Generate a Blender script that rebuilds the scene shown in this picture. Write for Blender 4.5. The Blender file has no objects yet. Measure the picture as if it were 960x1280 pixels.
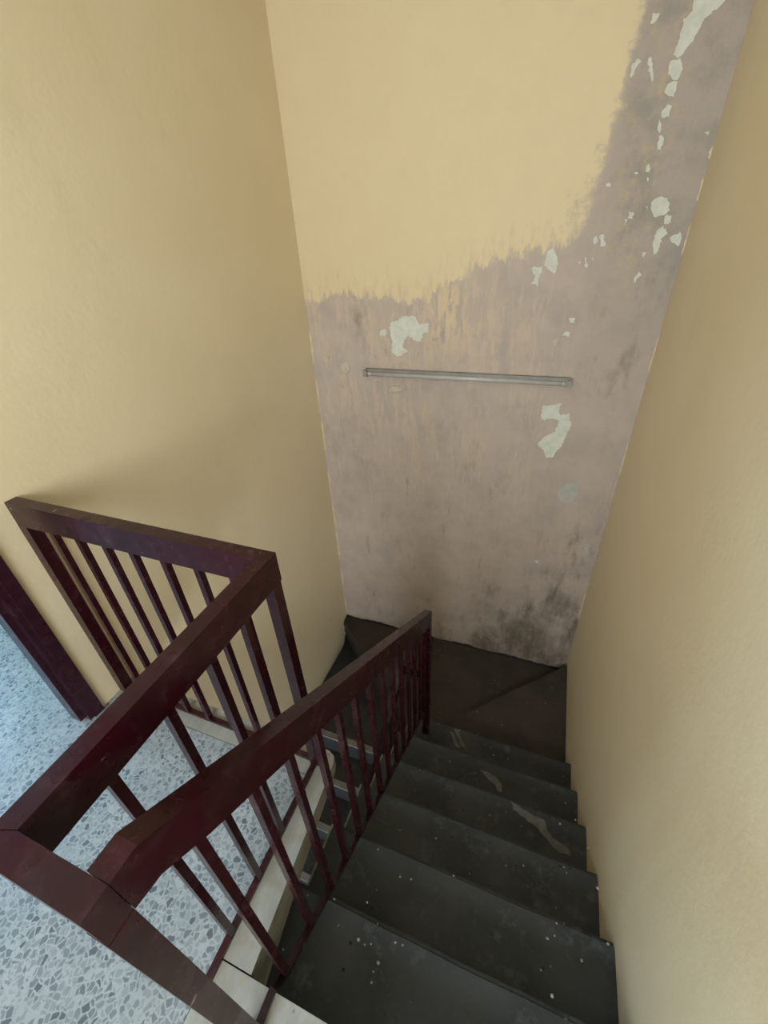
import bpy, bmesh, math, random
from mathutils import Vector, Matrix
random.seed(7)
scene = bpy.context.scene
col = scene.collection

# ------------------------------------------------------------------ camera
F, IW, IH = 529.03, 960, 1280
PITCH, ROLL, YAW, CAMH = 1.0023, -0.0564, 0.3909, 1.5421
cam_d = bpy.data.cameras.new('camera')
cam = bpy.data.objects.new('camera', cam_d); col.objects.link(cam)
CR = Matrix.Rotation(YAW, 3, 'Z') @ Matrix.Rotation(PITCH, 3, 'X') @ Matrix.Rotation(ROLL, 3, 'Z')
cam.matrix_world = Matrix.Translation((0, 0, CAMH)) @ CR.to_4x4()
cam_d.sensor_fit = 'VERTICAL'; cam_d.sensor_height = 24.0
cam_d.lens = F / IH * 24.0
cam_d.clip_start = 0.01
scene.camera = cam

def px(u, v, ax, val):
    """photo pixel -> point where its ray meets the plane axis=val"""
    d = CR @ Vector(((u - 480) / F, -(v - 640) / F, -1))
    c = Vector((0, 0, CAMH))
    return c + d * ((val - c[ax]) / d[ax])

# ------------------------------------------------------------------ world, daylight, exposure
world = bpy.data.worlds.new('world'); scene.world = world; world.use_nodes = True
bgn = world.node_tree.nodes['Background']
bgn.inputs[0].default_value = (0.62, 0.80, 1.0, 1); bgn.inputs[1].default_value = 1.0
vs = scene.view_settings
vs.view_transform = 'Standard'; vs.look = 'None'; vs.gamma = 1.0; vs.use_curve_mapping = False
vs.exposure = 0.0

def area(name, loc, direction, sx, sy, power, color):
    L = bpy.data.lights.new(name, 'AREA'); L.shape = 'RECTANGLE'; L.size = sx; L.size_y = sy
    L.energy = power; L.color = color
    o = bpy.data.objects.new(name, L); col.objects.link(o)
    o.location = loc; o.rotation_euler = Vector(direction).to_track_quat('-Z', 'Y').to_euler()
    return o
DAY = (0.81, 0.90, 1.0); DAYB = (0.40, 0.70, 1.0)
area('daylight_rear_window_offscreen', (-0.30, -1.92, 1.675), (0, 1, 0), 1.36, 1.45, 108, DAY)
area('daylight_side_room_window_offscreen', (-4.07, 0.05, 1.55), (1, 0, 0), 1.6, 1.5, 98, DAYB)
area('daylight_lower_window_offscreen', (0.0, -1.92, -1.75), (0, 1, 0), 0.8, 1.0, 75, DAY)

# ------------------------------------------------------------------ dimensions (metres, landing floor z = 0)
XL, XR, YB = -1.502, 0.466, 2.554
YREAR, ZC, ZLOW = -1.75, 2.85, -3.15
HR, W, D = 0.927, 0.0367, 0.086          # hand rail top, width, depth
XB, YA, YC, XD = -0.554, 0.6486, 0.0453, -0.392
Y0, T, R = 0.1053, 0.2489, 0.1929
XE = -0.537                              # left edge of the upper flight
XMB, XMD, YMA = XB - W/2, XD - W/2, YA - W/2

# ------------------------------------------------------------------ materials
def newmat(name):
    m = bpy.data.materials.new(name); m.use_nodes = True
    nt = m.node_tree; b = nt.nodes['Principled BSDF']
    return m, nt, b
class NB:
    """small node helper"""
    def __init__(s, nt): s.nt = nt
    def n(s, t, **kw):
        x = s.nt.nodes.new(t)
        for k, v in kw.items(): setattr(x, k, v)
        return x
    def put(s, sock, v):
        if isinstance(v, bpy.types.NodeSocket): s.nt.links.new(v, sock)
        elif isinstance(v, (tuple, list)) and len(v) == 3 and sock.type == 'RGBA': sock.default_value = (*v, 1)
        else: sock.default_value = v
    def math(s, op, a, b=0.0, c=0.0, clamp=False):
        x = s.n('ShaderNodeMath', operation=op, use_clamp=clamp)
        for i, v in enumerate((a, b, c)): s.put(x.inputs[i], v)
        return x.outputs[0]
    def mix(s, f, a, b, mode='MIX'):
        x = s.n('ShaderNodeMix', data_type='RGBA', blend_type=mode)
        s.put(x.inputs[0], f); s.put(x.inputs[6], a); s.put(x.inputs[7], b)
        return x.outputs[2]
    def pos(s): return s.n('ShaderNodeNewGeometry').outputs['Position']
    def xyz(s, v):
        x = s.n('ShaderNodeSeparateXYZ'); s.put(x.inputs[0], v); return x.outputs
    def scale(s, v, sc):
        x = s.n('ShaderNodeVectorMath', operation='MULTIPLY'); s.put(x.inputs[0], v); x.inputs[1].default_value = sc
        return x.outputs[0]
    def noise(s, v, sc, det=4, rough=0.55, dist=0.0):
        x = s.n('ShaderNodeTexNoise'); s.put(x.inputs['Vector'], v)
        x.inputs['Scale'].default_value = sc; x.inputs['Detail'].default_value = det
        x.inputs['Roughness'].default_value = rough; x.inputs['Distortion'].default_value = dist
        return x.outputs[0]
    def ramp(s, f, a, b, to0=0.0, to1=1.0, smooth=True):
        x = s.n('ShaderNodeMapRange', interpolation_type='SMOOTHSTEP' if smooth else 'LINEAR')
        s.put(x.inputs[0], f); s.put(x.inputs[1], a); s.put(x.inputs[2], b); s.put(x.inputs[3], to0); s.put(x.inputs[4], to1)
        return x.outputs[0]
    def vor(s, v, sc, feature='F1', out=0, rnd=1.0):
        x = s.n('ShaderNodeTexVoronoi', feature=feature); s.put(x.inputs['Vector'], v)
        x.inputs['Scale'].default_value = sc; x.inputs['Randomness'].default_value = rnd
        return x.outputs[out]
    def bump(s, h, strength, dist, b):
        x = s.n('ShaderNodeBump'); x.inputs['Strength'].default_value = strength
        x.inputs['Distance'].default_value = dist; s.put(x.inputs['Height'], h)
        s.nt.links.new(x.outputs[0], b.inputs['Normal'])
def lin(r, g, b):
    f = lambda c: (c/255)/12.92 if c/255 <= 0.04045 else ((c/255 + 0.055)/1.055)**2.4
    return (f(r), f(g), f(b))

YELLOW = lin(228, 212, 178)
def mat_yellow():
    m, nt, b = newmat('yellow_wall_paint'); k = NB(nt); p = k.pos()
    big = k.ramp(k.noise(p, 1.3, 3), 0.3, 0.7)
    c = k.mix(k.math('MULTIPLY', big, 0.5), YELLOW, lin(219, 201, 163))
    smear = k.ramp(k.noise(k.scale(p, (5, 5, 2)), 1.0, 5, 0.6), 0.58, 0.78)
    c = k.mix(k.math('MULTIPLY', smear, 0.25), c, lin(204, 186, 148))
    # scuffed pale bits low down
    dots = k.ramp(k.noise(p, 30, 2), 0.74, 0.78)
    c = k.mix(k.math('MULTIPLY', dots, 0.15), c, lin(238, 226, 196))
    k.put(b.inputs['Base Color'], c); b.inputs['Roughness'].default_value = 0.5
    b.inputs['Specular IOR Level'].default_value = 0.35
    h = k.math('ADD', k.noise(p, 45, 3), k.math('MULTIPLY', k.noise(p, 6, 2), 2.0))
    k.bump(h, 0.12, 0.006, b)
    return m
def mat_stained():
    m, nt, b = newmat('stained_wall_paint'); k = NB(nt); p = k.pos(); x, y, z = k.xyz(p)
    streak = k.noise(k.scale(p, (16, 1, 3.2)), 1.0, 6, 0.65)
    fine = k.noise(k.scale(p, (42, 1, 11)), 1.0, 5, 0.6)
    blob = k.noise(p, 5.5, 5, 0.6)
    # upper limit of the scraped zone as a function of x
    fc = k.n('ShaderNodeFloatCurve')
    pts = [(-1.6, 1.25), (-1.48, 1.262), (-1.231, 1.295), (-1.0, 1.27), (-0.80, 1.245), (-0.70, 1.28), (-0.60, 1.35), (-0.436, 1.419), (-0.24, 1.454),
           (-0.096, 1.492), (0.0, 1.54), (0.045, 1.66), (0.075, 1.86), (0.10, 2.1), (0.125, 2.35), (0.15, 3.0), (0.6, 3.0)]
    fn = lambda q: ((q[0] + 1.6)/2.2, (q[1] - 1.0)/2.0)
    cv = fc.mapping.curves[0]
    cv.points[0].location = fn(pts[0]); cv.points[-1].location = fn(pts[-1])
    for q in pts[1:-1]: cv.points.new(*fn(q))
    for q in cv.points: q.handle_type = 'VECTOR'
    fc.mapping.update()
    k.put(fc.inputs[1], k.ramp(k.math('ADD', x, k.math('MULTIPLY', k.math('SUBTRACT', blob, 0.5), 0.10)), -1.6, 0.6, smooth=False))
    zb = k.math('MULTIPLY_ADD', fc.outputs[0], 2.0, 1.0)
    dist = k.math('SUBTRACT', zb, z)
    dist = k.math('ADD', dist, k.math('MULTIPLY', k.math('SUBTRACT', streak, 0.5), 0.16))
    dist = k.math('ADD', dist, k.math('MULTIPLY', k.math('SUBTRACT', fine, 0.5), 0.12))
    dist = k.math('ADD', dist, k.math('MULTIPLY', k.math('SUBTRACT', k.noise(p, 9, 4, 0.6), 0.5), 0.14))
    soft = k.math('MULTIPLY', k.ramp(x, -0.25, 0.05), k.ramp(z, 1.45, 1.65))
    dist = k.math('ADD', dist, k.math('MULTIPLY', soft, k.math('MULTIPLY', k.math('SUBTRACT', k.noise(p, 22, 6, 0.7), 0.5), 0.7)))
    grey_m = k.ramp(dist, k.math('MULTIPLY_ADD', soft, -0.22, -0.014), k.math('MULTIPLY_ADD', soft, 0.16, 0.018))
    # soft dirty fringe just outside the scraped zone
    fringe = k.math('MULTIPLY', k.ramp(dist, -0.16, 0.02), k.ramp(fine, 0.42, 0.72))
    yel = k.mix(k.math('MULTIPLY', k.ramp(blob, 0.3, 0.7), 0.4), lin(222, 202, 162), lin(218, 196, 156))
    yel = k.mix(k.math('MULTIPLY', fringe, 0.55), yel, lin(196, 168, 140))
    g = k.mix(k.ramp(blob, 0.35, 0.68), lin(190, 173, 157), lin(176, 162, 149))
    # warmer rubbed-through streaks in the middle band
    band = k.math('MULTIPLY', k.ramp(z, -1.2, 0.6), k.ramp(x, 0.30, -0.2))
    rub = k.math('MULTIPLY', k.ramp(k.math('ADD', k.math('MULTIPLY', streak, 0.6), k.math('MULTIPLY', fine, 0.4)), 0.47, 0.62), band)
    g = k.mix(k.math('MULTIPLY', rub, 0.62), g, lin(205, 184, 162))
    # broad patches where the old beige coat shows through below the yellow edge
    pn = k.noise(k.scale(p, (3.2, 1, 2.4)), 1.0, 5, 0.6)
    up = k.math('MULTIPLY', k.ramp(z, 0.55, 1.1), k.ramp(x, 0.25, -0.05))
    pat = k.math('MULTIPLY', k.ramp(k.math('MULTIPLY_ADD', fine, 0.35, pn), 0.62, 0.80), up)
    g = k.mix(k.math('MULTIPLY', pat, 0.6), g, lin(206, 184, 158))
    scr = k.math('MULTIPLY', k.ramp(k.math('ABSOLUTE', k.math('ADD', x, 0.60)), 0.22, 0.02), k.ramp(k.math('ABSOLUTE', k.math('SUBTRACT', z, 1.20)), 0.26, 0.05))
    g = k.mix(k.math('MULTIPLY', scr, k.ramp(fine, 0.40, 0.58)), g, lin(212, 190, 156))
    # grey-green cast and grain in the tall right hand strip
    strip = k.math('MULTIPLY', k.ramp(x, 0.0, 0.2), k.ramp(z, 0.6, 1.6))
    g = k.mix(k.math('MULTIPLY', strip, k.ramp(blob, 0.65, 0.35)), g, lin(158, 149, 137))
    mott = k.ramp(k.noise(p, 24, 5, 0.7), 0.45, 0.70)
    g = k.mix(k.math('MULTIPLY', k.math('MULTIPLY', mott, k.ramp(x, 0.36, 0.26)), k.math('MULTIPLY', strip, 0.8)), g, lin(188, 170, 138))
    # brown streaks and mould
    brn = k.math('MULTIPLY', k.ramp(streak, 0.56, 0.74), k.ramp(z, 0.9, -0.4))
    g = k.mix(k.math('MULTIPLY', brn, 0.55), g, lin(146, 126, 104))
    mould_n = k.noise(k.scale(p, (5.0, 1, 3.6)), 1.0, 7, 0.66)
    low = k.math('MULTIPLY', k.ramp(k.math('ADD', z, k.math('MULTIPLY', x, -0.5)), -0.1, -1.45), k.ramp(x, -0.9, -0.1))
    mould = k.ramp(k.math('ADD', k.math('MULTIPLY_ADD', low, 0.30, mould_n), k.math('MULTIPLY', k.math('SUBTRACT', streak, 0.5), 0.5)), 0.56, 0.98)
    g = k.mix(k.math('MULTIPLY', mould, 0.85), g, lin(104, 92, 74))
    c = k.mix(grey_m, yel, g)
    c = k.mix(k.ramp(k.math('ADD', z, k.math('MULTIPLY', k.math('SUBTRACT', mould_n, 0.5), 0.10)), -1.478, -1.486), c, lin(62, 58, 52))
    k.put(b.inputs['Base Color'], c); b.inputs['Roughness'].default_value = 0.62
    b.inputs['Specular IOR Level'].default_value = 0.3
    h = k.math('ADD', k.math('MULTIPLY', grey_m, k.math('MULTIPLY_ADD', fine, 1.0, -1.4)), k.math('MULTIPLY', k.noise(p, 40, 4), 0.5))
    rough_h = k.math('MULTIPLY', k.noise(p, 70, 6, 0.7), grey_m)
    k.bump(k.math('MULTIPLY_ADD', rough_h, 1.2, h), 0.5, 0.005, b)
    return m
def mat_terrazzo():
    m, nt, b = newmat('terrazzo'); k = NB(nt); p = k.pos()
    wv = k.n('ShaderNodeVectorMath', operation='ADD'); k.put(wv.inputs[0], p)
    nz = k.n('ShaderNodeTexNoise'); k.put(nz.inputs['Vector'], p); nz.inputs['Scale'].default_value = 60
    k.put(wv.inputs[1], k.scale(nz.outputs[1], (0.010, 0.010, 0)))
    q = k.scale(wv.outputs[0], (1, 1, 0))
    ed = k.vor(q, 62, 'DISTANCE_TO_EDGE'); cc = k.xyz(k.vor(q, 62, 'F1', 1))
    chip = k.math('MULTIPLY', k.ramp(ed, 0.05, 0.15), k.ramp(cc[0], 0.14, 0.20))
    q2 = k.scale(q, (1.0, 1.0, 0)); ed2 = k.vor(q2, 135, 'DISTANCE_TO_EDGE'); c2 = k.xyz(k.vor(q2, 135, 'F1', 1))
    chip2 = k.math('MULTIPLY', k.ramp(ed2, 0.08, 0.16), k.ramp(c2[0], 0.55, 0.6))
    base = k.mix(k.ramp(k.noise(p, 5, 3), 0.3, 0.7), lin(156, 160, 160), lin(142, 148, 150))
    c = k.mix(k.math('MULTIPLY', chip2, 0.6), base, k.mix(c2[1], lin(104, 110, 112), lin(126, 131, 130)))
    chipc = k.mix(k.ramp(cc[1], 0.1, 0.9), lin(92, 100, 105), lin(128, 134, 136))
    chipc = k.mix(k.ramp(cc[2], 0.90, 0.93), chipc, lin(70, 76, 82))
    c = k.mix(k.math('MULTIPLY', chip, 0.9), c, chipc)
    c = k.mix(k.math('MULTIPLY', k.ramp(k.noise(p, 3.5, 4), 0.55, 0.75), 0.25), c, lin(116, 114, 106))
    k.put(b.inputs['Base Color'], c); b.inputs['Roughness'].default_value = 0.42
    k.bump(k.noise(p, 90, 2), 0.06, 0.002, b)
    return m
def mat_travertine():
    m, nt, b = newmat('travertine_border'); k = NB(nt); p = k.pos()
    c = k.mix(k.ramp(k.noise(k.scale(p, (9, 5, 14)), 1.0, 6, 0.65), 0.3, 0.7), lin(154, 152, 144), lin(130, 127, 116))
    c = k.mix(k.math('MULTIPLY', k.ramp(k.noise(p, 14, 5), 0.56, 0.72), 0.5), c, lin(150, 138, 108))
    pits = k.ramp(k.noise(k.scale(p, (40, 26, 40)), 1.0, 3), 0.70, 0.76)
    c = k.mix(k.math('MULTIPLY', pits, 0.8), c, lin(86, 80, 66))
    k.put(b.inputs['Base Color'], c); b.inputs['Roughness'].default_value = 0.55
    k.bump(k.math('SUBTRACT', k.noise(p, 30, 4), pits), 0.2, 0.003, b)
    return m
def mat_step(name, c1, c2, wear):
    m, nt, b = newmat(name); k = NB(nt); p = k.pos()
    n1 = k.noise(p, 5.5, 6, 0.62)
    c = k.mix(k.ramp(n1, 0.36, 0.64), c1, c2)
    c = k.mix(k.math('MULTIPLY', k.ramp(k.noise(p, 11, 8, 0.75), 0.50, 0.70), 0.8), c, wear)
    sp = k.math('LESS_THAN', k.vor(p, 26), 0.085)
    sp2 = k.math('LESS_THAN', k.vor(p, 17), 0.07)
    c = k.mix(k.math('MULTIPLY', sp, k.ramp(k.noise(p, 7, 2), 0.5, 0.6)), c, lin(150, 150, 140))
    c = k.mix(k.math('MULTIPLY', sp2, 0.7), c, lin(14, 14, 14))
    k.put(b.inputs['Base Color'], c)
    k.put(b.inputs['Roughness'], k.ramp(n1, 0.3, 0.7, 0.55, 0.72))
    b.inputs['Specular IOR Level'].default_value = 0.35
    k.bump(k.math('ADD', k.noise(p, 40, 4), k.math('MULTIPLY', k.noise(p, 8, 2), 2)), 0.18, 0.006, b)
    return m
def mat_maroon(name='maroon_gloss_paint', col1=lin(50, 10, 20), col2=lin(36, 8, 15)):
    m, nt, b = newmat(name); k = NB(nt); p = k.pos()
    n1 = k.noise(p, 9, 5, 0.6)
    c = k.mix(k.ramp(n1, 0.3, 0.7), col1, col2)
    dust = k.ramp(k.noise(p, 26, 6, 0.7), 0.48, 0.80)
    c = k.mix(k.math('MULTIPLY', dust, 0.18), c, lin(120, 92, 100))
    chipm = k.ramp(k.noise(k.scale(p, (30, 12, 30)), 1.0, 4, 0.6), 0.725, 0.745)
    c = k.mix(k.math('MULTIPLY', chipm, 0.6), c, lin(170, 140, 134))
    k.put(b.inputs['Base Color'], c)
    k.put(b.inputs['Roughness'], k.ramp(n1, 0.3, 0.7, 0.22, 0.36))
    b.inputs['Specular IOR Level'].default_value = 0.30
    b.inputs['Coat Weight'].default_value = 0.08; b.inputs['Coat Roughness'].default_value = 0.10
    k.bump(k.noise(p, 14, 2), 0.05, 0.004, b)
    return m
def mat_plain(name, c, rough=0.5, metal=0.0, var=0.12, sc=20):
    m, nt, b = newmat(name); k = NB(nt); p = k.pos()
    dk = tuple(v*(1 - var*2) for v in c)
    k.put(b.inputs['Base Color'], k.mix(k.ramp(k.noise(p, sc, 4), 0.3, 0.7), c, dk))
    b.inputs['Roughness'].default_value = rough; b.inputs['Metallic'].default_value = metal
    return m
M_YEL, M_STAIN, M_TERR, M_TRAV = mat_yellow(), mat_stained(), mat_terrazzo(), mat_travertine()
M_STEP = mat_step('dark_floor_paint', lin(60, 63, 64), lin(47, 50, 51), lin(86, 90, 89))
M_WIND = mat_step('brown_black_floor_paint', lin(66, 57, 50), lin(56, 51, 45), lin(74, 68, 60))
M_MAR = mat_maroon()
M_GRIME = mat_maroon('grimy_maroon_paint', lin(46, 26, 32), lin(38, 24, 28))
M_FRAME = mat_maroon('door_frame_paint', lin(52, 22, 34), lin(42, 18, 28))
M_PLAST = mat_plain('bare_plaster', lin(214, 214, 198), 0.8, 0, 0.06, 30)
M_PLAST2 = mat_plain('dusty_plaster', lin(186, 182, 172), 0.8, 0, 0.06, 30)
M_FLAKE = mat_plain('curled_paint', lin(196, 180, 158), 0.7)
M_EDGE = mat_plain('pale_edge_filler', lin(150, 148, 138), 0.75, 0, 0.2)
M_NOSE = mat_plain('pale_nosing_stone', lin(150, 152, 152), 0.6, 0, 0.15)
M_WEAR = mat_plain('worn_screed', lin(104, 104, 100), 0.75, 0, 0.15, 40)
M_CEIL = mat_plain('ceiling_white', lin(226, 222, 210), 0.8, 0, 0.03, 4)
M_BATTEN = mat_plain('grey_enamel', lin(150, 146, 138), 0.4, 0.2, 0.08)
M_TUBE = mat_plain('tube_glass', lin(186, 182, 174), 0.22, 0.0, 0.04)
M_SOCK = mat_plain('socket_plastic', lin(186, 182, 170), 0.45)
M_WOODW = mat_plain('window_frame_paint', lin(215, 212, 204), 0.5)

# ------------------------------------------------------------------ geometry helpers
def link(name, bm, mat, parent=None, smooth=False):
    bmesh.ops.recalc_face_normals(bm, faces=bm.faces)
    me = bpy.data.meshes.new(name); bm.to_mesh(me); bm.free()
    me.materials.append(mat)
    if smooth:
        for f in me.polygons: f.use_smooth = True
    o = bpy.data.objects.new(name, me); col.objects.link(o)
    if parent: o.parent = parent
    return o
def tag(o, label=None, cat=None, kind=None, group=None):
    for kk, vv in (('label', label), ('category', cat), ('kind', kind), ('group', group)):
        if vv: o[kk] = vv
    return o
def empty(name, loc=(0, 0, 0)):
    o = bpy.data.objects.new(name, None); col.objects.link(o); o.location = loc
    return o
def adopt(o, parent):
    """parent while keeping the world position (parts are modelled in world coordinates)"""
    o.parent = parent; o.matrix_parent_inverse = Matrix.Translation(parent.location).inverted()
    return o
def add_box(bm, x0, x1, y0, y1, z0, z1):
    v = [bm.verts.new(c) for c in ((x0,y0,z0),(x1,y0,z0),(x1,y1,z0),(x0,y1,z0),(x0,y0,z1),(x1,y0,z1),(x1,y1,z1),(x0,y1,z1))]
    for f in ((0,3,2,1),(4,5,6,7),(0,1,5,4),(1,2,6,5),(2,3,7,6),(3,0,4,7)): bm.faces.new([v[i] for i in f])
def bevel(bm, w, seg=2, angle=0.6):
    es = [e for e in bm.edges if len(e.link_faces) == 2 and e.calc_face_angle(0) > angle]
    bmesh.ops.bevel(bm, geom=es, offset=w, segments=seg, affect='EDGES', profile=0.5)
def box(name, x0, x1, y0, y1, z0, z1, mat, parent=None, bev=0, seg=2):
    bm = bmesh.new(); add_box(bm, x0, x1, y0, y1, z0, z1)
    if bev: bevel(bm, bev, seg)
    o = link(name, bm, mat)
    if parent: adopt(o, parent)
    return o
def prism(bm, pts, z0, z1):
    """vertical prism; z0 may be a list (per vertex bottom)"""
    zb = z0 if isinstance(z0, (list, tuple)) else [z0]*len(pts)
    lo = [bm.verts.new((p[0], p[1], z)) for p, z in zip(pts, zb)]; hi = [bm.verts.new((p[0], p[1], z1)) for p in pts]
    n = len(pts)
    bm.faces.new(hi); bm.faces.new(lo[::-1])
    for i in range(n): bm.faces.new((lo[i], lo[(i+1) % n], hi[(i+1) % n], hi[i]))
def sweep(bm, path, w, d):
    """rail of rectangular section along a path in a plane x = const; path gives the TOP line (x centre, y, z), ends cut upright"""
    secs = []
    for (x, y, z, dd) in path:
        secs.append([bm.verts.new(c) for c in ((x - w/2, y, z - dd), (x + w/2, y, z - dd), (x + w/2, y, z), (x - w/2, y, z))])
    for a, b_ in zip(secs, secs[1:]):
        for i in range(4): bm.faces.new((a[i], a[(i+1) % 4], b_[(i+1) % 4], b_[i]))
    bm.faces.new(secs[0]); bm.faces.new(secs[-1][::-1])

# ------------------------------------------------------------------ shell
def wall(name, pieces, mat, label):
    bm = bmesh.new()
    for p in pieces: add_box(bm, *p)
    return tag(link(name, bm, mat), label, 'wall', 'structure')
DY0, DY1, DZ = -0.36, 0.500, 2.06          # doorway in the left wall
TH = 0.075
wall_back = wall('wall_back', [(XL - 0.2, XR + 0.2, YB, YB + 0.15, ZLOW, ZC)], M_STAIN, 'tall stairwell end wall, yellow above and scraped grey mouldy plaster below')
wall('wall_right', [(XR, XR + 0.15, YREAR - 0.15, YB, ZLOW, ZC)], M_YEL, 'plain pale yellow wall along the descending stair treads')
wall('wall_left', [(XL - TH, XL, DY1, YB, ZLOW, ZC), (XL - TH, XL, YREAR, DY0, ZLOW, ZC), (XL - TH, XL, DY0, DY1, DZ, ZC), (XL - TH, XL, DY0, DY1, ZLOW, -0.12)],
     M_YEL, 'glossy yellow stairwell wall with the maroon door frame')
WX0, WX1, WZ0, WZ1 = -0.98, 0.38, 0.95, 2.4     # landing window behind the viewer
LX0, LX1, LZ0, LZ1 = -0.40, 0.40, -2.25, -1.25
def holed(x0, x1, z0, z1, hx0, hx1, hz0, hz1, ya, yb):
    return [(x0, hx0, ya, yb, z0, z1), (hx1, x1, ya, yb, z0, z1), (hx0, hx1, ya, yb, z0, hz0), (hx0, hx1, ya, yb, hz1, z1)]
wall('wall_rear', holed(XL - TH, XR, 0, ZC, WX0, WX1, WZ0, WZ1, YREAR - 0.12, YREAR) + holed(XL - TH, XR, ZLOW, 0, LX0, LX1, LZ0, LZ1, YREAR - 0.12, YREAR),
     M_YEL, 'yellow landing wall holding the landing window')
SX = -3.9                                      # side room beyond the doorway
wall('wall_side_room_far', holed(-1.6, 1.9, 0, ZC, -0.75, 0.85, 0.8, 2.3, 0, 0) and
     [(SX - 0.12, SX, -1.6, -0.75, 0, ZC), (SX - 0.12, SX, 0.85, 1.9, 0, ZC), (SX - 0.12, SX, -0.75, 0.85, 0, 0.8), (SX - 0.12, SX, -0.75, 0.85, 2.3, ZC)],
     M_CEIL, 'pale wall of the side room with its window')
wall('wall_side_room_ends', [(SX - 0.12, XL - TH, -1.72, -1.6, 0, ZC), (SX - 0.12, XL - TH, 1.9, 2.02, 0, ZC)], M_CEIL, 'pale end walls of the side room')
bm = bmesh.new(); add_box(bm, SX - 0.12, XR + 0.15, YREAR - 0.12, YB + 0.15, ZC, ZC + 0.12)
tag(link('ceiling', bm, M_CEIL), 'plain white ceiling above stairwell and landing', 'ceiling', 'structure')
bm = bmesh.new(); add_box(bm, SX - 0.12, XR + 0.15, YREAR - 0.12, YB + 0.15, ZLOW - 0.1, ZLOW)
tag(link('floor_lower', bm, M_STEP), 'dark floor of the storey below', 'floor', 'structure')
# landing: terrazzo field, framed by travertine pieces at the stairwell
bm = bmesh.new()
XI = -0.585                                    # inner line of the long border stone
YI = 0.575
prism(bm, [(XL - TH, YREAR), (XR, YREAR), (XR, -0.19), (XI, -0.19), (XI, YI), (XL, YI), (XL, DY1), (XL - TH, DY1)], -0.12, 0.0)
floor = tag(link('floor', bm, M_TERR), 'speckled grey terrazzo landing floor with a travertine edge', 'floor', 'structure')
bm = bmesh.new(); add_box(bm, SX, XL - TH, -1.6, 1.9, -0.12, 0.0)
tag(link('floor_side_room', bm, M_TERR), 'speckled terrazzo floor seen past the maroon door frame', 'floor', 'structure')
# border stones (children of the floor)
bm = bmesh.new()
pts = [(XI + 0.002, 0.108), (-0.478, 0.108), (-0.490, 0.300), (-0.506, 0.560), (-0.511, 0.640), (-0.520, 0.664), (-0.545, 0.676), (XI + 0.002, 0.678)]
prism(bm, pts, [-0.12, -0.165, -0.118, -0.075, -0.06, -0.06, -0.06, -0.06], 0.001); bevel(bm, 0.004, 2, 0.8)
adopt(link('border_stone', bm, M_TRAV), floor)
bm = bmesh.new(); add_box(bm, XI + 0.002, XR, -0.188, 0.1045, -0.16, 0.001); bevel(bm, 0.005, 2)
adopt(link('border_stone', bm, M_TRAV), floor)
bm = bmesh.new(); add_box(bm, XL, XI, YI + 0.002, 0.677, -0.12, 0.001); bevel(bm, 0.004, 2)
adopt(link('border_stone', bm, M_TRAV), floor)

# windows behind the viewer / in the side room / below
def window(name, axis, a0, a1, z0, z1, c, label):
    root = tag(empty(name), label, 'window', 'structure')
    fr = 0.05
    def bar(nm, p0, p1, q0, q1):
        if axis == 'y': o = box(nm, p0, p1, c - 0.05, c, q0, q1, M_WOODW)
        else: o = box(nm, c - 0.05, c, p0, p1, q0, q1, M_WOODW)
        adopt(o, root)
    bar('frame_bar', a0, a0 + fr, z0, z1); bar('frame_bar', a1 - fr, a1, z0, z1)
    bar('frame_bar', a0 + fr, a1 - fr, z0, z0 + fr); bar('frame_bar', a0 + fr, a1 - fr, z1 - fr, z1)
    mid = (a0 + a1)/2; bar('mullion', mid - 0.025, mid + 0.025, z0 + fr, z1 - fr)
    return root
window('window_1', 'y', WX0, WX1, WZ0, WZ1, YREAR - 0.03, 'white framed landing window')
window('window_2', 'x', -0.75, 0.85, 0.8, 2.3, SX - 0.03, 'white framed side room window')
window('window_3', 'y', LX0, LX1, LZ0, LZ1, YREAR - 0.03, 'white framed window on the storey below')

# door frame in the left wall (opening from DY0 to DY1)
door = tag(empty('door_1', (XL, 0.5, 0)), 'maroon painted wooden door frame standing on the terrazzo', 'door frame', 'structure')
def dbox(nm, *a): return box(nm, *a, M_FRAME, door, 0.003)
dbox('casing', XL, XL + 0.012, 0.487, 0.526, 0.0, DZ + 0.03)
dbox('jamb', XL - 0.028, XL + 0.004, 0.470, 0.500, 0.0, DZ)
dbox('jamb_stop', XL - TH - 0.006, XL - 0.028, 0.452, 0.500, 0.0, DZ)
dbox('casing', XL, XL + 0.012, DY0 - 0.04, DY0 + 0.01, 0.0, DZ + 0.03)
dbox('jamb', XL - TH - 0.006, XL + 0.004, DY0, DY0 + 0.03, 0.0, DZ)
dbox('head', XL - TH - 0.006, XL + 0.012, DY0 + 0.03, 0.470, DZ - 0.03, DZ + 0.03)

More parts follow.
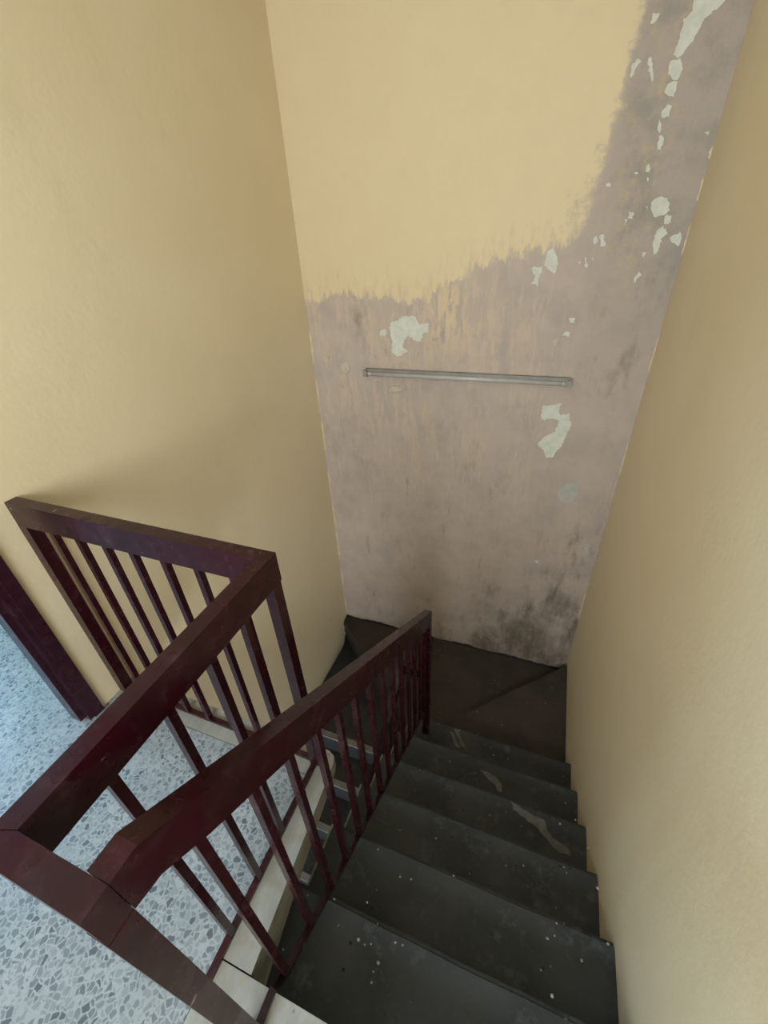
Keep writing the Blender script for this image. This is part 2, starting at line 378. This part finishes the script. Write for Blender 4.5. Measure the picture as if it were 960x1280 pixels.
# ------------------------------------------------------------------ peeled plaster patches on the end wall (outlines read off the photo)
def wp(u, v): q = px(u, v, 1, YB); return q.x, q.z
def patch(pts, org, s, mat, name='peeled_patch', thick=0.0012, grow=1.0):
    P2 = [wp(org[0] + a/s, org[1] + b/s) for a, b in pts]
    # ragged outline
    out = []
    n = len(P2)
    for i in range(n):
        a, b_ = Vector(P2[i]), Vector(P2[(i+1) % n]); L = (b_ - a).length
        m = max(1, int(L/0.008)); nrm = Vector((-(b_ - a).y, (b_ - a).x)).normalized() if L > 1e-6 else Vector((0, 0))
        for j in range(m):
            t = j/m; q = a.lerp(b_, t) + nrm*random.uniform(-1, 1)*min(0.0042, L*0.22)
            if q.x > XR - 0.002: q.x = XR - 0.002
            out.append(q)
    bm = bmesh.new()
    fr = [bm.verts.new((q.x, YB - thick, q.y)) for q in out]; bk = [bm.verts.new((q.x, YB + 0.002, q.y)) for q in out]
    k = len(out); bm.faces.new(fr); bm.faces.new(bk[::-1])
    for i in range(k): bm.faces.new((fr[i], bk[i], bk[(i+1) % k], fr[(i+1) % k]))
    return adopt(link(name, bm, mat), wall_back)
A6 = ((370, 280), 2.595)
for pts in (
    [(305,320),(330,312),(345,298),(385,300),(400,325),(430,322),(430,350),(410,355),(405,380),(385,378),(365,362),(352,375),(345,400),(362,412),(330,430),(310,418),(312,380),(306,350)],
    [(815,85),(838,78),(850,130),(838,160),(820,150),(803,135)],
    [(765,140),(800,138),(790,170),(785,200),(765,195),(775,170)],
    [(875,348),(887,350),(885,366),(866,362)], [(885,308),(905,305),(903,320),(888,322)],
    [(275,345),(292,342),(290,365),(272,362)],
    [(798,590),(830,588),(860,580),(852,605),(860,620),(885,615),(893,650),(875,690),(862,720),(845,735),(835,757),(810,757),(803,735),(783,715),(805,690),(840,675),(850,640),(840,630),(795,635)]):
    patch(pts, *A6, M_PLAST)
patch([(850,860),(880,842),(912,838),(912,880),(880,912),(860,900),(845,880)], *A6, M_PLAST2)
A7 = ((620, 0), 2.559)
for pts in (
    [(640,-30),(690,-60),(760,-60),(735,0),(725,12),(695,35),(665,60),(650,100),(630,130),(605,165),(580,185),(565,175),(580,140),(595,100),(600,65),(625,35)],
    [(560,190),(595,185),(598,220),(580,255),(560,250),(550,225)], [(560,260),(578,262),(570,310),(555,305),(540,295),(545,280)],
    [(550,335),(562,340),(555,375),(530,375),(530,358)], [(525,430),(537,445),(528,480),(512,478),(518,455)], [(520,385),(530,395),(525,425),(513,410)],
    [(495,180),(505,220),(500,265),(490,235),(488,185)], [(450,188),(462,195),(440,235),(428,250),(432,215)], [(500,45),(522,42),(512,70),(492,75)],
    [(500,640),(530,625),(552,640),(555,670),(535,690),(505,692),(492,665)], [(540,690),(562,688),(560,712),(540,715)],
    [(515,740),(535,722),(548,745),(530,765),(520,800),(505,815),(500,775)], [(555,760),(580,750),(590,735),(597,760),(585,785),(560,775)],
    [(425,675),(440,678),(437,700),(423,697)], [(480,530),(492,522),(490,548),(475,548)], [(330,755),(345,750),(350,785),(335,787)], [(318,755),(326,770),(315,782),(308,770)],
    [(355,585),(368,590),(362,600),(350,597)], [(285,820),(295,845),(290,860),(282,850)], [(455,870),(465,878),(445,900),(438,912),(442,890)], [(665,425),(680,420),(675,435)],
    [(484,566),(490,570),(487,580),(481,578)], [(440,555),(455,550),(450,560)], [(478,660),(486,662),(483,676)], [(410,700),(418,702),(415,722)], [(265,835),(271,838),(267,846)], [(307,826),(313,828),(309,834)], [(470,805),(479,808),(472,832)]):
    patch(pts, *A7, M_PLAST)
patch([(885,505),(900,505),(898,540),(880,550)], (380, 480), 2.526, M_PLAST2)
patch([(728,558),(742,556),(738,566)], (380, 480), 2.526, M_PLAST)
# curled flakes standing off the wall
def flake(pts, org, s, lift):
    P2 = [wp(org[0] + a/s, org[1] + b/s) for a, b in pts]
    zt = max(q[1] for q in P2); zb = min(q[1] for q in P2)
    bm = bmesh.new()
    fr = [bm.verts.new((q[0], YB - 0.002 - lift*((zt - q[1])/(zt - zb))**1.5, q[1])) for q in P2]
    bk = [bm.verts.new((v.co.x, v.co.y + 0.0022, v.co.z)) for v in fr]
    k = len(fr); bm.faces.new(fr); bm.faces.new(bk[::-1])
    for i in range(k): bm.faces.new((fr[i], bk[i], bk[(i+1) % k], fr[(i+1) % k]))
    adopt(link('paint_flake', bm, M_FLAKE), wall_back)
for pts, l in (([(143,455),(165,447),(178,470),(165,486),(150,474)], 0.014), ([(250,500),(275,495),(282,506),(262,513)], 0.012), ([(302,530),(355,520),(357,535),(330,543),(303,540)], 0.016),
            ([(440,365),(462,368),(455,378),(442,375)], 0.012), ([(470,335),(483,335),(475,352)], 0.012), ([(330,497),(346,496),(340,503)], 0.008), ([(256,532),(272,530),(264,540)], 0.01),
            ([(385,415),(398,408),(392,428)], 0.01), ([(103,430),(112,426),(110,442)], 0.01), ([(252,425),(262,422),(258,436)], 0.01), ([(830,380),(850,372),(846,394),(836,392)], 0.008)):
    flake(pts, *A6, l)
# ragged bright paint seam down the two inner corners
def seam(x, sgn, zs):
    for z0, z1, wd in zs:
        bm = bmesh.new(); n = 7; pts = [(x, z0)]
        for i in range(1, n): pts.append((x + sgn*wd*random.uniform(0.4, 1), z0 + (z1 - z0)*i/n))
        pts.append((x, z1))
        fr = [bm.verts.new((a, YB - 0.002, b_)) for a, b_ in pts]; bk = [bm.verts.new((a, YB + 0.002, b_)) for a, b_ in pts]
        k = len(pts); bm.faces.new(fr); bm.faces.new(bk[::-1])
        for i in range(k): bm.faces.new((fr[i], bk[i], bk[(i+1) % k], fr[(i+1) % k]))
        adopt(link('paint_seam', bm, M_SEAM), wall_back)
M_SEAM = mat_plain('yellow_paint_edge', lin(222, 206, 168), 0.6)
seam(XL, 1, [(-1.45 + i*0.33, -1.45 + i*0.33 + random.uniform(0.2, 0.32), 0.012) for i in range(8)])
seam(XR, -1, [(1.42, 1.55, 0.007), (1.62, 1.70, 0.008), (1.76, 1.80, 0.010), (0.3, 0.55, 0.007), (0.9, 1.1, 0.008), (-0.9, -0.6, 0.008)])

# ------------------------------------------------------------------ fluorescent batten
FX0, FX1, FZ = -1.122, 0.108, 0.846
lamp = tag(empty('fluorescent_lamp', (FX0, YB, FZ)), 'long grey unlit fluorescent tube lamp fixed on the stained end wall', 'wall lamp')
box('batten', FX0 + 0.008, FX1 - 0.008, YB - 0.030, YB + 0.002, FZ - 0.004, FZ + 0.020, M_BATTEN, lamp, 0.003)
def tube(name, x0, x1, y, z, r, mat):
    bm = bmesh.new()
    bmesh.ops.create_cone(bm, cap_ends=True, segments=20, radius1=r, radius2=r, depth=x1 - x0, matrix=Matrix.Translation(((x0 + x1)/2, y, z)) @ Matrix.Rotation(math.pi/2, 4, 'Y'))
    o = link(name, bm, mat)
    for f in o.data.polygons: f.use_smooth = len(f.vertices) == 4
    return adopt(o, lamp)
tube('tube', FX0 + 0.030, FX1 - 0.030, YB - 0.036, FZ - 0.008, 0.0125, M_TUBE)
for a, s in ((FX0, 1), (FX1, -1)):
    tube('tube_cap', min(a + s*0.022, a + s*0.052), max(a + s*0.022, a + s*0.052), YB - 0.036, FZ - 0.008, 0.0132, M_SOCK)
    box('socket', min(a, a + s*0.026), max(a, a + s*0.026), YB - 0.054, YB + 0.002, FZ - 0.024, FZ + 0.014, M_BATTEN, lamp, 0.004)

# ------------------------------------------------------------------ staircase
SXL, SXR, SYB = XL + 0.0003, XR - 0.0003, YB - 0.0003
stair = tag(empty('staircase', (0, Y0, 0)), 'dark painted concrete staircase descending and winding left around the end wall', 'staircase')
def wavy(bm, amp):
    """uneven, worn edges"""
    for v in bm.verts:
        n = math.sin(v.co.x*9.1 + v.co.z*7)*0.6 + math.sin(v.co.x*23 + v.co.z*13)*0.4
        v.co.z += amp*0.4*math.sin(v.co.x*11 + v.co.y*9); v.co.y += amp*n
def step(x0, x1, ya, yb, z, depth, mat, nose_dir=1):
    bm = bmesh.new(); add_box(bm, x0, x1, ya, yb, z - depth, z)
    es = [e for e in bm.edges if abs(e.verts[0].co.x - e.verts[1].co.x) > 0.1]
    bmesh.ops.subdivide_edges(bm, edges=es, cuts=14, use_grid_fill=True)
    yn = yb if nose_dir > 0 else ya
    nose = [e for e in bm.edges if all(abs(v.co.y - yn) < 1e-5 and abs(v.co.z - z) < 1e-5 for v in e.verts)]
    bmesh.ops.bevel(bm, geom=nose, offset=0.013, segments=3, affect='EDGES')
    wavy(bm, 0.0018)
    o = link('step', bm, mat); adopt(o, stair)
    return o
def keep(o, parent): # sub-part modelled in world coordinates
    o.parent = parent; o.matrix_parent_inverse = parent.matrix_parent_inverse.copy()
    return o
steps = []
for k in range(1, 7):
    s = step(XE, SXR, Y0 + (k-1)*T - 0.03, Y0 + k*T, -k*R, 0.42, M_STEP)
    steps.append(s)
    bm = bmesh.new(); add_box(bm, XE - 0.004, XE + 0.003, Y0 + (k-1)*T + 0.005, Y0 + k*T - 0.012, -k*R - 0.004, -k*R + 0.002)
    o = link('pale_edge', bm, M_EDGE); adopt(o, stair)
NW = (-0.43, 1.600)
def winder(pts, z, depth, mat):
    bm = bmesh.new(); prism(bm, pts, z - depth, z)
    top = [e for e in bm.edges if all(abs(v.co.z - z) < 1e-5 for v in e.verts)]
    bmesh.ops.bevel(bm, geom=top, offset=0.010, segments=3, affect='EDGES')
    o = link('winder_step', bm, mat); adopt(o, stair); return o
winder([(XE, 1.57), (SXR, 1.57), (SXR, 2.505), (-0.36, 1.665), (XE, 1.63)], -1.350, 0.35, M_WIND)
winder([(XE, 1.60), (-0.30, 1.60), (SXR, 2.46), (SXR, SYB), (SXL, SYB), (SXL, 2.485), (XE, 1.66)], -1.495, 0.45, M_WIND)
winder([(XE + 0.05, 1.545), (XE + 0.05, 1.75), (SXL, 2.53), (SXL, 1.545)], -1.765, 0.35, M_STEP)
ny = [1.545, 1.312, 1.073, 0.805, 0.555, 0.305, 0.055, -0.195]
zz = -1.765
for i, yv in enumerate(ny):
    if i:
        zz = -1.765 - 0.189*i
        if zz - 0.02 < ZLOW: break
        step(SXL, XE - 0.006, yv, ny[i-1] + 0.03, zz, min(0.35, zz - ZLOW), M_STEP, -1)
    bm = bmesh.new(); add_box(bm, SXL, XE - 0.006, yv - 0.004, yv + 0.040, zz - 0.012, zz + 0.004); bevel(bm, 0.003, 2)
    adopt(link('pale_nosing', bm, M_NOSE), stair)
bm = bmesh.new(); pr = [(2.553, -1.50), (2.553, -1.487), (2.52, -1.492), (2.485, -1.51), (2.47, -1.55), (2.492, -1.585), (2.468, -1.62), (2.488, -1.665), (2.455, -1.70), (2.44, -1.745), (2.40, -1.77), (2.553, -1.77)]
fr = [bm.verts.new((XL + 0.0002, a, b_)) for a, b_ in pr]; bk = [bm.verts.new((XL - 0.002, a, b_)) for a, b_ in pr]
bm.faces.new(fr); bm.faces.new(bk[::-1])
for i in range(len(pr)): bm.faces.new((fr[i], bk[i], bk[(i+1) % len(pr)], fr[(i+1) % len(pr)]))
adopt(link('paint_splash', bm, M_STEP), bpy.data.objects['wall_left'])
# scraped pale smears on the treads, outlines read off the photo
def smear(pts, z):
    bm = bmesh.new(); out = []
    P3 = [px(u, v, 2, z) for u, v in pts]; n = len(P3)
    for i in range(n):
        a, b_ = P3[i], P3[(i+1) % n]; m = max(1, int((b_ - a).length/0.015))
        for j in range(m): out.append(a.lerp(b_, j/m) + Vector((random.uniform(-1, 1), random.uniform(-1, 1), 0))*0.003)
    hi = [bm.verts.new((q.x, q.y, z + 0.0022)) for q in out]; lo = [bm.verts.new((q.x, q.y, z - 0.004)) for q in out]
    k = len(out); bm.faces.new(hi); bm.faces.new(lo[::-1])
    for i in range(k): bm.faces.new((lo[i], lo[(i+1) % k], hi[(i+1) % k], hi[i]))
    adopt(link('worn_smear', bm, M_WEAR), stair)
smear([(638,1001),(655,1012),(668,1020),(680,1024),(684,1037),(690,1047),(701,1054),(712,1062),(713,1070),(700,1066),(690,1058),(680,1045),(668,1032),(655,1023),(642,1012)], -4*R)
smear([(600,962),(612,966),(620,972),(627,980),(628,990),(622,990),(620,982),(610,974)], -5*R)
smear([(562,915),(566,915),(575,935),(570,934)], -6*R)
smear([(568,912),(571,912),(582,934),(578,934)], -6*R)
# grit lying about on the treads
M_GRIT = mat_plain('pale_grit', lin(170, 168, 158), 0.8); M_GRIT2 = mat_plain('dark_grit', lin(24, 22, 22), 0.8)
spots = [((438,1179),1),((464,1180),1),((418,1124),1),((459,1128),1),((448,1175),1),((429.5,1212),1),((473,1204),1),((354,1187),1),((348,1212),1),((567,1095),2),((572,1094),2),((500,1096),2),((514,1099),2),
         ((690,1245),1),((708,1091),3),((712,1086),3),((735,1060),3),((747,1110),2),((760,1180),2),((727,1201),2),((700,1083),3),((705,1084),3),((652,1033),4),((700,1030),4),((707,1004),5),((697,992),5),((719,1025),4),((693,1170),2),((684,1173),2),((574,913),6),((536,934),6),((617,944),6),((500,1038),3),((545,1048),3)]
for i, ((u, v), kk) in enumerate(spots):
    q = px(u, v, 2, -kk*R); r = random.uniform(0.0028, 0.0055)
    bm = bmesh.new(); bmesh.ops.create_icosphere(bm, subdivisions=1, radius=r)
    for vv in bm.verts: vv.co = Vector((vv.co.x*random.uniform(0.8, 1.4), vv.co.y*random.uniform(0.7, 1.2), vv.co.z*0.5)) + q + Vector((0, 0, r*0.3))
    o = link('grit', bm, M_GRIT if i % 5 else M_GRIT2); adopt(o, stair)

# ------------------------------------------------------------------ railing
rail = tag(empty('stair_railing', (XMD, 0.027, 0)), 'dark maroon painted metal railing around the landing and down the stairs', 'railing')
def rpart(name, bm, bev=0.003):
    if bev: bevel(bm, bev, 2)
    return adopt(link(name, bm, M_MAR), rail)
# top rail along the end of the landing (A), along its side (B), return (C), falling hand rail (D)
bm = bmesh.new(); prism(bm, [(XL - 0.001, YA - W), (XB - W, YA - W), (XB, YA), (XL - 0.001, YA)], HR - D, HR); rpart('top_rail', bm)
bm = bmesh.new(); prism(bm, [(XB - W, YC - 0.012), (XB, YC + 0.001), (XB, YA), (XB - W, YA - W)], HR - D, HR); rpart('top_rail', bm)
bm = bmesh.new(); prism(bm, [(XB - W, YC - W), (XD, YC - W), (XD, YC), (XB + 0.0005, YC), (XB - W, YC - 0.0135)], HR - D, HR); rpart('top_rail', bm)
SL = 0.697
def ztop(y): return HR - 0.001 - SL*(y - 0.087)
bm = bmesh.new()
sweep(bm, [(XMD, YC + 0.0012, HR, D), (XMD, 0.087, HR - 0.001, D + 0.008), (XMD, 0.16, ztop(0.16), D + 0.018), (XMD, 1.5246, ztop(1.5246), D + 0.020)], W, D)
rpart('hand_rail', bm, 0.0035)
PW = 0.019
def post(x, y, z0, z1, h=PW, name='post', bev=0.002):
    bm = bmesh.new(); add_box(bm, x - h, x + h, y - h, y + h, z0, z1); rpart(name, bm, bev)
post(XMD, YC - W/2, 0.0, HR - D + 0.004)
post(XMB, YMA, 0.0, HR - D + 0.004, 0.016)
post(XL + 0.020, YMA, 0.0, HR - D + 0.004)
post(XMD, 1.5246 - 0.02, -6*R - 0.005, ztop(1.5) - D)
# bottom bars
bm = bmesh.new(); add_box(bm, XL + 0.03, XMB, YMA - 0.009, YMA + 0.009, -0.002, 0.014); rpart('bottom_bar', bm, 0)
bm = bmesh.new(); add_box(bm, XMB - 0.009, XMB + 0.009, YC - 0.02, YMA, -0.002, 0.014); rpart('bottom_bar', bm, 0)
def zbar(y): return -0.030 - 0.614*(y - 0.128) if y > 0.108 else 0.012
bm = bmesh.new()
sweep(bm, [(XMD, YC - 0.02, 0.012, 0.014), (XMD, 0.108, 0.010, 0.016), (XMD, 0.135, zbar(0.135), 0.018), (XMD, 1.5, zbar(1.5), 0.018)], 0.018, 0)
rpart('bottom_bar', bm, 0).data.materials[0] = M_GRIME
# balusters share mesh data per run
def baluster_mesh(z0, z1, h=0.009):
    bm = bmesh.new(); add_box(bm, -h, h, -h, h, z0, z1)
    me = bpy.data.meshes.new('baluster'); bmesh.ops.recalc_face_normals(bm, faces=bm.faces); bm.to_mesh(me); bm.free(); me.materials.append(M_MAR); return me
me_flat = baluster_mesh(0.008, HR - D + 0.004)
def place(me, x, y, z=0.0):
    o = bpy.data.objects.new('baluster', me); col.objects.link(o)
    o.parent = rail; o.location = Vector((x, y, z)) - rail.location
for x in (-1.373, -1.260, -1.147, -1.041, -0.924, -0.807, -0.690): place(me_flat, x, YMA)
for y in (0.155, 0.280, 0.400, 0.512): place(me_flat, XMB, y)
ys = [0.148, 0.264, 0.370, 0.475, 0.578, 0.676, 0.781, 0.884, 0.984, 1.085, 1.181, 1.275, 1.372, 1.447]
for y in ys:
    place(baluster_mesh(0.0, ztop(y) - D - 0.010 - zbar(y)), XMD, y, zbar(y) - 0.004)
# rail of the next flight, joined to the end post
XN = -0.565
bm = bmesh.new(); add_box(bm, XN - W/2, XMD - PW, 1.505 - W/2, 1.505 + W/2, -0.60, -0.53); rpart('hand_rail', bm)
bm = bmesh.new(); zl = lambda y: -0.530 - 0.70*(1.486 - y)
sweep(bm, [(XN, 0.30, zl(0.30), D), (XN, 1.486, zl(1.486), 0.07)], W, D); rpart('hand_rail', bm)
for y in [1.40 - i*0.105 for i in range(11)]:
    place(baluster_mesh(0, 1.02), XN - 0.01, y, zl(y) - D - 1.00)
bm = bmesh.new(); sweep(bm, [(XN - 0.01, 0.30, zl(0.30) - 1.08, 0.018), (XN - 0.01, 1.45, zl(1.45) - 1.08, 0.018)], 0.018, 0); rpart('bottom_bar', bm, 0)
